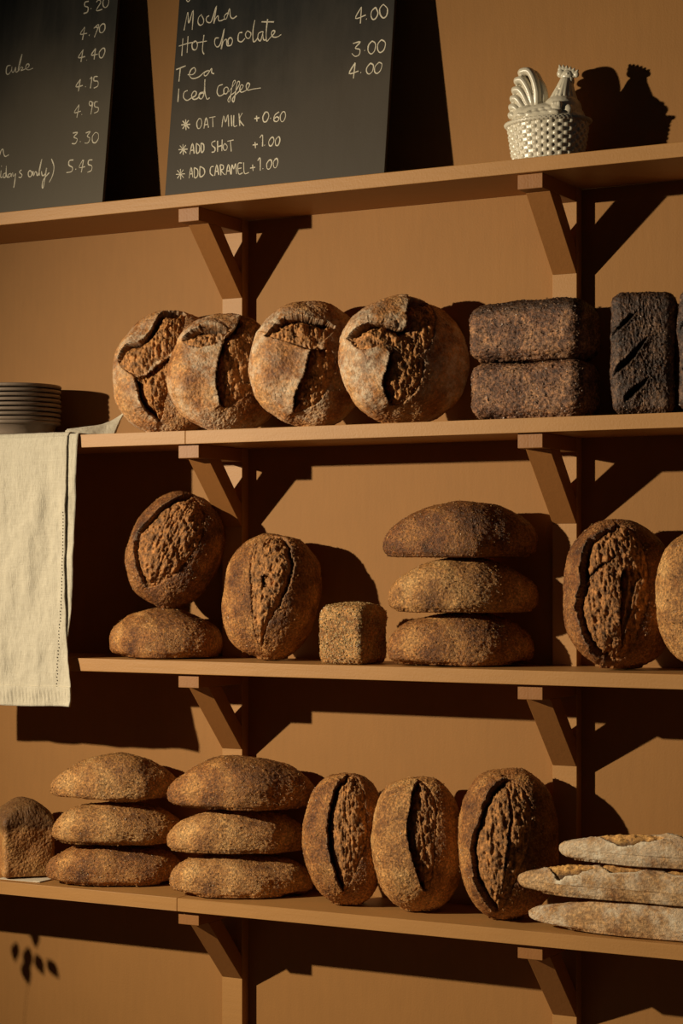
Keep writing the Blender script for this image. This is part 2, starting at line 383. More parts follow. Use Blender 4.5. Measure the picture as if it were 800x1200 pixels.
def loaf(name, label, group, cat, pos, dims, mat, pose='stand', roll=0, lean=0, yaw=0, n=72, expo=2.3, seed=0, taper=(0, 0), lump=.006,
         cuts=(), ear=.006, gap=.014, gapw=.009, over=.004, ears=None, flour=0, seeds=0, seed_size=.0022, smat=None, box=None, slashes=False,
         dome=0, grain=.0008, bend=0, crumb_h=.0, settle=None, top_dark=False, toast=0, nose=1.0, back=.42):
    """pos = (x, y, z): x and y of the middle, z of the surface it rests on.  dims = half length, half width, height of face above middle, depth below"""
    a, b, c = dims; rng = np.random.default_rng(seed+11)
    q, f = cube_sphere(n)
    if box:                                                    # tin loaf: a rounded brick
        r = box; h = np.array([a, b, c]); qq = q*h
        # radius of every edge r, faces keep their flatness
        inner = np.clip(qq, -(h-r), h-r); d = qq-inner; dl = np.linalg.norm(d, axis=1, keepdims=True)
        v = inner + r*d/np.maximum(dl, 1e-9)
        if dome:
            up = np.clip(v[:, 2]/c, 0, 1); v[:, 2] += dome*up*(1-(v[:, 0]/a)**4*.8)*(1-(v[:, 1]/b)**2*.75)
            v[:, 1] *= 1+.05*up
        un, vn = v[:, 0]/a, v[:, 1]/b; front = v[:, 2] > c*.5
    else:
        d = q/np.linalg.norm(q, axis=1, keepdims=True)
        k = (np.abs(d)**expo).sum(1)**(-1/expo); d = d*k[:, None]
        low = d[:, 2] < 0
        w = np.where(low, -back*c*np.tanh(-d[:, 2]*2.6)/math.tanh(2.6), c*d[:, 2])
        u = d[:, 0]*a; vv = d[:, 1]*b*(1-.04*np.abs(d[:, 0])**3)
        ends = np.where(d[:, 0] > 0, taper[1], taper[0])*np.abs(d[:, 0])**1.6
        vv = vv*(1-ends); w = w*(1-ends*.75) 
        # tapered ends of a lying loaf drop to the surface it rests on
        w = w - nose*(ends*.75)*back*c*.9
        vv = vv + bend*(d[:, 0]**2-.4)
        v = np.stack([u, vv, w], 1); un, vn = d[:, 0], d[:, 1]; front = d[:, 2] > -.05
    so = seed*3.7
    nr = vnormals(v, f)
    pp = v+so
    v = v + nr*(lump*fbm(pp, 13, 2, seed)[:, None] + lump*.20*fbm(pp, 45, 3, seed+5)[:, None])
    mask = np.zeros((len(v), 3)); outside = np.ones(len(v)); best_s = np.full(len(v), 1e3)
    fl = np.zeros(len(v))
    if flour:
        fl = flour*np.clip(.35+1.9*fbm(pp, 12, 3, seed+9), 0, 1)
        if not box: fl *= np.clip(1.15-.0*np.abs(vn), 0, 1)
    hgt = np.zeros(len(v)); tang = np.zeros((len(v), 2)); char = np.zeros(len(v)); crumbm = np.zeros(len(v))
    P2 = np.stack([vn*b, un*a], 1)                              # right, up on the face
    if pose == 'stand': P2[:, 0] = P2[:, 0]
    for ci, poly in enumerate(cuts):
        pl = catmull([(x*b, y*a) for x, y in poly], 7, True)
        j = fbm(np.stack([pl[:, 0], pl[:, 1], np.full(len(pl), seed*1.3+ci)], 1), 120, 2, seed+ci)
        pl = pl + .0022*np.stack([j, np.roll(j, 5)], 1)
        s, nn = poly_dist(P2, pl); s = np.where(front, s, 1.0)
        e = (ears[ci] if ears else (-1, 0)); ew = np.clip(nn @ np.array(e)*1.25, 0.0, 1)
        ins = (s < 0) & front
        if slashes:
            hgt = np.where(ins, -np.minimum(gap, -s*2.2), hgt); char = np.maximum(char, np.where(ins, .85, 0)); crumbm = np.maximum(crumbm, ins*1.0)
            lipo = np.exp(-np.maximum(s, 0)/.004)*ear; hgt = np.where(ins, hgt, hgt+lipo*(s < .02)); continue
        dd = -s
        rough = fbm(v+so, 75, 4, seed+31, .65); shred = 1-np.abs(fbm(v*np.array([.45, 1.6, 1.2])+so, 85, 3, seed+41))*2.6
        torn = np.abs(fbm(v*np.array([.30, 1.5, 1])+so, 26, 2, seed+61))
        hin = -gap*(.06+.94*ew)*np.exp(-(dd/gapw)**2) - .001 + (.0050*rough + .0024*shred - .022*np.clip(.10-torn, 0, 1))*np.clip(dd/.006, 0, 1) + crumb_h*(1-np.exp(-(dd/.02)**2))
        hgt = np.where(ins, hin, hgt); crumbm = np.maximum(crumbm, ins*1.0)
        char = np.maximum(char, np.where(ins, .8*ew*np.exp(-(dd/.006)**2), 0))
        lip = ear*ew*np.exp(-np.maximum(s, 0)/.016); hgt = np.where((~ins) & (crumbm < .5), np.maximum(hgt, 0)+lip, hgt)
        tshift = -nn*(over*ew*np.exp(-np.maximum(s, 0)/.008))[:, None]
        tang = np.where(((s >= 0) & (s < .05))[:, None], tshift, tang)
        if flour: fl = np.where(s >= 0, np.maximum(fl, 1.15*flour*ew*np.exp(-np.maximum(s, 0)/.010)), fl)
        else: fl = np.where((s >= 0) & (s < .0016), .3*ew, fl)
        if flour: fl = np.where(ins, 0, fl)
        else: fl = np.where(ins, .0, fl)
    nr = vnormals(v, f)
    v = v + nr*(hgt + grain*noise(pp, 520, seed+3) + grain*.8*noise(pp, 260, seed+4)*(1+crumbm))[:, None]
    v[:, 1] += tang[:, 0]; v[:, 0] += tang[:, 1]
    mask[:, 0] = crumbm; mask[:, 1] = np.clip(fl, 0, 1); mask[:, 2] = np.clip(char + (top_dark and 0), 0, 1)
    if top_dark:
        tdk = np.clip((v[:, 2]/c-.55)*2.2+.5*fbm(pp, 40, 3, seed+77), 0, top_dark); mask[:, 2] = np.maximum(mask[:, 2], tdk)
    if toast:
        td = np.clip((v[:, 2]/c-.25)*1.1, 0, 1)*toast*np.clip(.6+1.5*fbm(pp, 22, 3, seed+71), 0, 1); mask[:, 2] = np.maximum(mask[:, 2], td*(1-crumbm))
    # into object axes
    if pose == 'stand': v = np.stack([v[:, 1], -v[:, 2], v[:, 0]], 1)         # face to -y, length up
    R_ = (Matrix.Rotation(math.radians(yaw), 3, 'Z') @ Matrix.Rotation(math.radians(-lean), 3, 'X') @ Matrix.Rotation(math.radians(-roll), 3, 'Y'))
    v = v @ np.array(R_).T
    cx, cy = 0, 0; zb = v[:, 2].min()
    z0 = pos[2]; v[:, 2] += -zb
    # sit flat: the lowest few millimetres of the crust are pressed level
    press = .0035; lowm = v[:, 2] < press*2; v[lowm, 2] = press + (v[lowm, 2]-press*2)*.5 
    v[:, 2] -= v[:, 2].min()
    if settle: v[:, 2] = np.maximum(v[:, 2], 0)
    # orient faces outward
    nr = vnormals(v, f)
    cen = v.mean(0)
    if ((v-cen)*nr).sum() < 0: f = f[:, ::-1]; nr = -nr
    root = empty(name, (pos[0], pos[1], z0+.0005)); tag(root, label, cat, group)
    fm = crumbm[f].mean(1) > .5
    if fm.any():
        np_mesh('crust', *submesh(v, f, mask, ~fm)[:2], mat, root, submesh(v, f, mask, ~fm)[2])
        sv, sf, sm = submesh(v, f, mask, fm); np_mesh('score_opening' if not slashes else 'score_slash', sv, sf, mat, root, sm)
    else: np_mesh('crust', v, f, mat, root, mask)
    if seeds: seed_mesh('seed_coating', v, nr, f, mask, seeds, seed_size, smat or M_SEED, root, rng, ~fm & (mask[f][:, :, 1].mean(1) < 2))
    zmax = pos[2]+v[:, 2].max()
    return zmax

CUT = {
'b1':[[(-0.85, 0.19), (-0.74, 0.41), (-0.41, 0.49), (-0.14, 0.91), (0.1, 0.95), (0.28, 0.92), (0.26, 0.59), (0.11, 0.23), (-0.2, 0.07), (-0.46, -0.14), (-0.76, 0.02)], [(-0.55, -0.17), (-0.41, -0.14), (-0.14, 0.04), (0.08, 0.16), (0.08, -0.16), (0.04, -0.4), (-0.05, -0.68), (-0.14, -0.88), (-0.4, -0.7), (-0.49, -0.5), (-0.53, -0.29)]],
'b2':[[(-0.79, 0.5), (-0.67, 0.65), (-0.47, 0.71), (-0.29, 0.71), (-0.07, 0.61), (-0.13, 0.5), (-0.19, 0.4), (-0.53, 0.34)], [(-0.16, 0.44), (-0.29, -0.16), (-0.26, -0.47), (-0.16, -0.67), (0.16, -0.56), (0.43, -0.25), (0.55, 0.25), (0.53, 0.74), (0.2, 0.88), (0.02, 0.62)]],
'b3':[[(-0.74, 0.38), (-0.55, 0.58), (-0.26, 0.68), (0.08, 0.62), (0.29, 0.58), (0.4, 0.46), (0.17, 0.22), (-0.07, 0.1), (-0.34, 0.19), (-0.71, 0.34)], [(-0.07, 0.07), (-0.16, -0.22), (-0.31, -0.53), (-0.35, -0.67), (-0.32, -0.85), (-0.08, -0.8), (0.17, -0.65), (0.35, -0.34), (0.38, -0.07), (0.28, 0.13), (0.07, 0.11)]],
'b4':[[(-0.91, 0.32), (-0.73, 0.47), (-0.53, 0.5), (-0.16, 0.38), (-0.1, 0.62), (-0.02, 0.91), (0.1, 0.95), (0.41, 0.86), (0.35, 0.31), (0.16, -0.02), (-0.13, -0.04), (-0.38, 0.11), (-0.64, 0.05), (-0.8, 0.08), (-0.89, 0.22)], [(-0.37, -0.02), (-0.43, -0.25), (-0.49, -0.47), (-0.44, -0.65), (-0.32, -0.79), (-0.1, -0.74), (0.08, -0.53), (0.17, -0.19), (0.1, -0.08), (-0.13, -0.04)]],
's3a':[[(-0.83, -0.05), (-0.67, 0.34), (-0.38, 0.8), (-0.16, 0.95), (0.17, 0.89), (0.46, 0.61), (0.56, 0.23), (0.43, -0.28), (0.22, -0.56), (-0.1, -0.8), (-0.34, -0.74), (-0.65, -0.44)]],
's3c':[[(-0.35, 0.77), (-0.08, 0.91), (0.23, 0.89), (0.49, 0.68), (0.58, 0.35), (0.47, -0.16), (0.29, -0.55), (0.2, -0.83), (0.02, -0.71), (-0.16, -0.1), (-0.34, 0.38)], [(-0.05, 0.23), (0.1, 0.29), (0.26, 0.22), (0.22, 0.1), (0.04, 0.07)]],
's3d':[[(-0.19, 0.83), (-0.52, 0.68), (-0.67, 0.4), (-0.71, 0.11), (-0.8, -0.14), (-0.76, -0.49), (-0.55, -0.79), (-0.19, -0.92), (0.08, -0.83), (0.26, -0.55), (0.46, -0.14), (0.47, 0.26), (0.38, 0.62), (0.14, 0.86)], [(-0.02, 0.2), (0.19, 0.25), (0.34, 0.16), (0.23, 0.05), (0.13, -0.2), (-0.01, -0.53), (-0.11, -0.79), (-0.13, -0.34)], [(-0.62, 0.22), (-0.4, 0.34), (-0.11, 0.44), (-0.22, 0.34), (-0.44, 0.23), (-0.65, 0.08)]],
'u1':[[(0.08, 0.95), (-0.25, 0.74), (-0.43, 0.32), (-0.44, -0.1), (-0.35, -0.43), (-0.19, -0.77), (0.01, -0.77), (0.44, -0.19), (0.52, 0.31), (0.4, 0.82)]],
'u2':[[(0.02, 0.91), (-0.2, 0.7), (-0.37, 0.34), (-0.37, -0.02), (-0.29, -0.38), (-0.13, -0.68), (0.08, -0.61), (0.22, -0.1), (0.37, 0.5), (0.23, 0.86)]],
'u3':[[(-0.4, 0.67), (-0.64, 0.29), (-0.77, 0.01), (-0.74, -0.34), (-0.61, -0.59), (-0.29, -0.89), (-0.1, -0.8), (0.11, -0.47), (0.34, -0.11), (0.43, 0.34), (0.37, 0.64), (-0.01, 0.85)], [(-0.13, 0.86), (0.01, 0.64), (0.04, 0.29), (-0.02, -0.04), (-0.11, -0.37), (-0.2, -0.59), (-0.16, -0.32), (-0.1, 0.01), (-0.04, 0.29), (-0.07, 0.64)]],
'ru1':[[(-0.94, 0.22), (-0.88, 0.38), (-0.41, 0.61), (-0.14, 0.7), (-0.5, 0.47), (-0.85, 0.32)], [(-0.89, -0.37), (-0.79, -0.22), (-0.35, 0.01), (0.14, 0.26), (-0.17, -0.04), (-0.59, -0.26)], [(-0.58, -0.77), (-0.41, -0.61), (0.23, -0.4), (-0.04, -0.59), (-0.37, -0.76)]],
}
G2 = 'round sourdough loaves on the second shelf'
def boule(label, x, y, z, dims, key, seed, **kw):
    loaf('sourdough_boule', label, G2, 'bread', (x, y, z), dims, M_BOULE, lean=8, n=116, expo=2.12, seed=seed, flour=.85, cuts=CUT[key], ear=.010, gap=.024, gapw=.013, over=.007, lump=.008, **kw)
L_ = (-1, .0)
boule('leftmost of the four round floured sourdough loaves, nearest the plates', -.485, -.080, S2, (.131, .124, .070), 'b1', 3, ears=[(-.5, .85), (-1, -.2)], crumb_h=.006, yaw=26)
boule('smallest round sourdough loaf, overlapping the leftmost one, with a dark vertical slash', -.332, -.098, S2, (.124, .123, .074), 'b2', 4, ears=[(0, 1), (-1, 0)], yaw=38)
boule('round sourdough loaf with a pale square flap of crust, right of the left bracket', -.136, -.098, S2, (.130, .121, .082), 'b3', 5, ears=[(0, 1), (-1, .1)], yaw=34)
boule('largest round sourdough loaf with cross-shaped split, beside the stacked seeded tin loaves', .080, -.100, S2, (.128, .130, .086), 'b4', 6, ears=[(-.6, .8), (-1, 0)], yaw=40)
G = 'seeded rye tin loaves stacked on the second shelf'
kw = dict(box=.026, pose='lie', n=84, grain=.0016, lump=.005, seeds=1500, seed_size=.0030, smat=M_SEED_RYE)
z = loaf('rye_tin_loaf', 'lower brick-shaped seeded rye loaf of the stack of two on the second shelf', G, 'bread', (.362, -.098, S2), (.117, .060, .053), M_RYE, seed=21, yaw=1, **kw)
loaf('rye_tin_loaf', 'upper brick-shaped seeded rye loaf with rough dark top, resting on another', G, 'bread', (.359, -.098, z-.003), (.118, .060, .051), M_RYE, seed=22, yaw=-1, dome=.012, top_dark=.8, **kw)
G = 'dark rye tin loaves standing on end'
kw = dict(box=.020, n=84, grain=.0014, lump=.005, lean=3, yaw=16, slashes=True, gap=.012, ear=.003, ears=[L_]*3, seeds=700, seed_size=.0024, smat=M_SEED_RYE)
loaf('rye_tin_loaf', 'dark slashed rye loaf standing on end, right of the stacked pair of brick loaves', G, 'bread', (.583, -.100, S2), (.112, .058, .052), M_RYE_DARK, cuts=CUT['ru1'], seed=23, **kw)
loaf('rye_tin_loaf', 'dark rye loaf standing on end, cut off by the right edge of the photo', G, 'bread', (.713, -.100, S2), (.113, .058, .052), M_RYE_DARK, cuts=CUT['ru1'], seed=24, **kw)

SB = dict(seeds=1500, seed_size=.0019, lump=.0065)
# third shelf
z = loaf('batard_loaf', 'low seeded oval loaf lying flat under the tilted split loaf, left end of third shelf', 'oval loaves on the third shelf', 'bread', (-.478, -.105, S3), (.122, .088, .070), M_BATARD, pose='lie', n=72, seed=31, taper=(.05, .2), yaw=16, toast=.35, **SB)
loaf('batard_loaf', 'dark oval loaf with wide split, tilted and balanced on top of another loaf', 'oval loaves on the third shelf', 'bread', (-.463, -.090, z-.006), (.122, .095, .080), M_BATARD_DARK, lean=8, roll=-22, yaw=24, n=104, seed=32, cuts=CUT['s3a'], ears=[(-1, .2)], ear=.007, gap=.017, over=.005, crumb_h=.008, expo=2.45, **SB)
loaf('batard_loaf', 'oval seeded loaf standing upright between the left stack and the sesame cube', 'oval loaves on the third shelf', 'bread', (-.229, -.092, S3), (.129, .099, .080), M_BATARD, lean=9, roll=-8, yaw=14, n=104, seed=33, cuts=CUT['s3c'], ears=[(1, -.1), (-1, .3)], ear=.006, gap=.012, over=.004, crumb_h=.006, expo=2.45, **SB)
loaf('cube_loaf', 'small cube-shaped loaf coated all over in sesame seeds', None, 'bread', (-.012, -.138, S3), (.050, .052, .052), M_BATARD_PALE, pose='lie', box=.014, n=60, seed=34, dome=.013, lump=.004, seeds=6500, seed_size=.0024, smat=M_SESAME, grain=.0012, yaw=-4)
kw = dict(pose='lie', n=80, expo=2.35, toast=.30, **{**SB, 'seeds': 1700})
G = 'stack of three oval loaves on the third shelf'
z = loaf('batard_loaf', 'bottom seeded oval loaf of the three stacked on the third shelf', G, 'bread', (.210, -.108, S3), (.142, .072, .071), M_BATARD, seed=35, taper=(.15, .25), yaw=26, **kw)
z = loaf('batard_loaf', 'middle seeded oval loaf of the three stacked on the third shelf', G, 'bread', (.214, -.108, z-.004), (.147, .072, .074), M_BATARD_PALE, seed=36, taper=(.28, .25), yaw=30, **kw)
loaf('batard_loaf', 'top seeded oval loaf, darkest of the three stacked on the third shelf', G, 'bread', (.208, -.108, z-.004), (.150, .072, .078), M_BATARD_DARK, seed=37, taper=(.45, .3), yaw=24, **kw)
loaf('batard_loaf', 'large upright loaf with a wide gaping split, in front of the right batten', 'oval loaves on the third shelf', 'bread', (.531, -.095, S3), (.139, .103, .085), M_BATARD_DARK, lean=8, roll=3, yaw=26, n=110, seed=38, cuts=CUT['s3d'], ears=[(-1, .1)]*3, ear=.008, gap=.018, over=.005, crumb_h=.006, expo=2.45, **SB)
loaf('batard_loaf', 'unsplit seeded oval loaf cut off by the right edge of the third shelf view', 'oval loaves on the third shelf', 'bread', (.722, -.132, S3), (.131, .098, .070), M_BATARD_PALE, lean=9, roll=4, yaw=12, n=80, seed=39, expo=2.3, **{**SB, 'seeds': 1700})
# lowest shelf
loaf('white_tin_loaf', 'pale tin loaf with burst dark top, standing on a paper card at the far left', None, 'bread', (-.852, -.106, S4+.0029), (.072, .056, .058), M_TIN, pose='lie', box=.010, n=96, seed=41, dome=.046, lump=.008, yaw=-42, top_dark=.6, grain=.0008)
kw = dict(pose='lie', n=80, expo=2.35, toast=.30, **{**SB, 'seeds': 1700})
G = 'left stack of three oval loaves on the lowest shelf'
z = loaf('batard_loaf', 'bottom loaf of the left stack of three on the lowest shelf', G, 'bread', (-.607, -.108, S4), (.150, .074, .058), M_BATARD, seed=42, taper=(.18, .25), yaw=28, **kw)
z = loaf('batard_loaf', 'middle loaf of the left stack of three on the lowest shelf', G, 'bread', (-.600, -.108, z-.003), (.141, .072, .060), M_BATARD_PALE, seed=43, taper=(.30, .25), yaw=31, **kw)
loaf('batard_loaf', 'top loaf of the left stack of three on the lowest shelf', G, 'bread', (-.612, -.106, z-.003), (.140, .072, .069), M_BATARD_PALE, seed=44, taper=(.45, .3), yaw=25, **kw)
G = 'right stack of three oval loaves on the lowest shelf'
z = loaf('batard_loaf', 'bottom loaf of the stack of three right of the left batten on the lowest shelf', G, 'bread', (-.290, -.110, S4), (.150, .074, .061), M_BATARD_PALE, seed=45, taper=(.22, .25), yaw=27, **kw)
z = loaf('batard_loaf', 'middle loaf of the stack of three right of the left batten on the lowest shelf', G, 'bread', (-.303, -.108, z-.003), (.144, .072, .063), M_BATARD_PALE, seed=46, taper=(.30, .25), yaw=30, **kw)
loaf('batard_loaf', 'top loaf of the stack of three right of the left batten, nose overhanging left', G, 'bread', (-.292, -.108, z-.003), (.155, .074, .074), M_BATARD, seed=47, taper=(.45, .3), yaw=26, **kw)
G = 'upright oval loaves on the lowest shelf'
kw = dict(n=108, expo=2.5, lean=8, **{**SB, 'seeds': 1700})
loaf('batard_loaf', 'leftmost of the three upright split loaves on the lowest shelf', G, 'bread', (-.046, -.102, S4), (.130, .084, .080), M_BATARD, yaw=26, gapw=.012, roll=2, seed=51, cuts=CUT['u1'], ears=[L_], ear=.006, gap=.018, over=.004, crumb_h=.004, **kw)
loaf('batard_loaf', 'middle of the three upright loaves on the lowest shelf, with one narrow dark slash', G, 'bread', (.112, -.102, S4), (.133, .089, .080), M_BATARD_PALE, yaw=36, gapw=.012, roll=4, seed=52, cuts=CUT['u2'], ears=[L_], ear=.008, gap=.018, over=.005, **kw)
loaf('batard_loaf', 'tallest upright loaf on the lowest shelf, with a craggy split, beside the baguettes', G, 'bread', (.306, -.102, S4), (.141, .096, .084), M_BATARD, yaw=28, gapw=.010, roll=0, seed=53, cuts=CUT['u3'], ears=[L_, L_], ear=.006, gap=.018, over=.004, crumb_h=.006, **kw)
# baguettes: slashes run along the top
BG = 'baguettes on the lowest shelf'
def baguette(label, x, y, z, a, b, c, seed, cuts, yaw, lean=0):
    return loaf('baguette', label, BG, 'bread', (x, y, z), (a, b, c), M_BAGUETTE, pose='lie', n=110, expo=2.25, nose=0, seed=seed, flour=.9, cuts=cuts, ears=[(-1, .0)]*len(cuts), ear=.003, gap=.005, gapw=.004, over=.002, crumb_h=.005, lump=.004, taper=(.34, .3), yaw=yaw, grain=.0005, back=.72)
def bcut(u0, u1, v0=-.62, v1=.1):
    m = (u0+u1)/2; return [(v1, u0), (v1-.3, u0+.03), (v0+.05, m-.08), (v0, m+.05), (v0+.10, u1-.05), (v0+.25, u1), (v1, m+.12), (v1+.15, m)]
z = baguette('bottom floured baguette of the three stacked baguettes', .632, -.158, S4, .255, .036, .037, 61, [], 3)
z = baguette('middle floured baguette, longest and furthest left, of the three stacked baguettes', .626, -.156, z-.003, .268, .036, .037, 62, [bcut(-.80, -.42, -.76), bcut(-.42, -.05, -.74), bcut(0, .4, -.74)], 4)
baguette('top floured baguette of the three stacked, with a long golden split', .700, -.148, z-.003, .258, .035, .034, 63, [bcut(-.76, -.22, -.82), bcut(-.20, .3, -.8)], 5)

# ------------------------------------------------------------------ chalkboards
WRITING_1 = [
 "-7109,4796 -7208,4786 -7208,4701 -7116,4654 -7126,4554 -7224,4533;-7041,4620 -7024,4615;-6905,4744 -6850,4788 -6785,4728 -6888,4555 -6730,4561;-6692,4793 -6726,4736 -6709,4632 -6642,4589 -6580,4649 -6577,4750 -6644,4793",
 "-7163,4219 -7269,4069 -7089,4066;-7162,4201 -7200,3925;-7033,4015 -7016,4009;-6918,4152 -6790,4220 -6884,3945;-6889,4182 -6783,4145;-6688,4230 -6761,4166 -6751,4056 -6681,4027 -6621,4096 -6630,4199 -6688,4230",
 "-7155,3702 -7272,3537 -7092,3538;-7162,3693 -7193,3426;-7048,3452 -7036,3447;-6828,3684 -6927,3551 -6756,3550;-6828,3684 -6845,3440;-6637,3670 -6720,3586 -6698,3476 -6629,3457 -6573,3568 -6588,3654 -6637,3670",
 "-9123,3587 -9221,3572 -9232,3435 -9173,3383 -9094,3463 -9086,3555 -9075,3440 -9023,3420 -8975,3524 -8965,3420 -8894,3452 -8830,3810 -8895,3549 -8891,3428 -8833,3507 -8773,3482 -8825,3430 -8724,3446 -8624,3482 -8610,3542 -8669,3556 -8698,3473 -8618,3419 -8489,3445",
 "-7165,3033 -7278,2878 -7091,2883;-7171,3017 -7199,2761;-7024,2848 -7008,2843;-6912,3003 -6864,3038 -6884,2792;-6710,3040 -6801,3041 -6801,2957 -6699,2928 -6690,2826 -6793,2788",
 "-7151,2456 -7263,2290 -7089,2305;-7149,2439 -7184,2167;-7066,2228 -7050,2223;-6787,2459 -6870,2502 -6879,2429 -6820,2396 -6787,2466 -6818,2201;-6657,2468 -6732,2466 -6727,2365 -6633,2331 -6637,2248 -6733,2219",
 "-7259,1829 -7132,1826 -7223,1735 -7126,1681 -7169,1585 -7261,1595;-7049,1616 -7033,1611;-6911,1793 -6794,1814 -6865,1721 -6792,1663 -6831,1567 -6922,1570;-6654,1782 -6725,1706 -6714,1582 -6640,1547 -6568,1623 -6579,1741 -6654,1782",
 "-9342,1551 -9248,1651 -9224,1532 -9192,1632 -9145,1654 -9109,1545 -9061,1482 -8965,1513",
 "-9283,1134 -9256,1029 -9208,1127;-9146,1173 -9143,1019 -9097,1014;-9148,1275 -9138,1257;-9006,1101 -9066,1080 -9072,1012 -9006,1019 -9010,1262 -8991,1072 -8963,1002 -8922,998;-8872,1078 -8935,1054 -8921,991 -8866,1020 -8855,1073 -8838,990;-8820,1090 -8790,1002 -8731,1065;-8731,1065 -8742,845 -8756,738;-8577,1128 -8634,1086 -8554,1014 -8581,959 -8644,972;-8349,1096 -8385,1049 -8365,962 -8303,956 -8283,1039 -8349,1096;-8272,970 -8257,1070 -8230,960 -8198,1048 -8156,1027 -8137,957 -8090,1021 -8046,1320 -8089,1088 -8075,952;-8027,1042 -7990,944 -7916,977 -7896,1103 -7937,696 -7973,686 -7959,840 -7813,994;-7782,1301 -7696,1117 -7717,918 -7792,774",
 "-7186,1218 -7293,1212 -7296,1112 -7199,1052 -7210,963 -7348,950;-7111,1004 -7094,999;-6934,1194 -7018,1035 -6861,1036;-6914,1192 -6948,918;-6676,1168 -6774,1168 -6778,1078 -6683,1036 -6686,936 -6789,903",
]
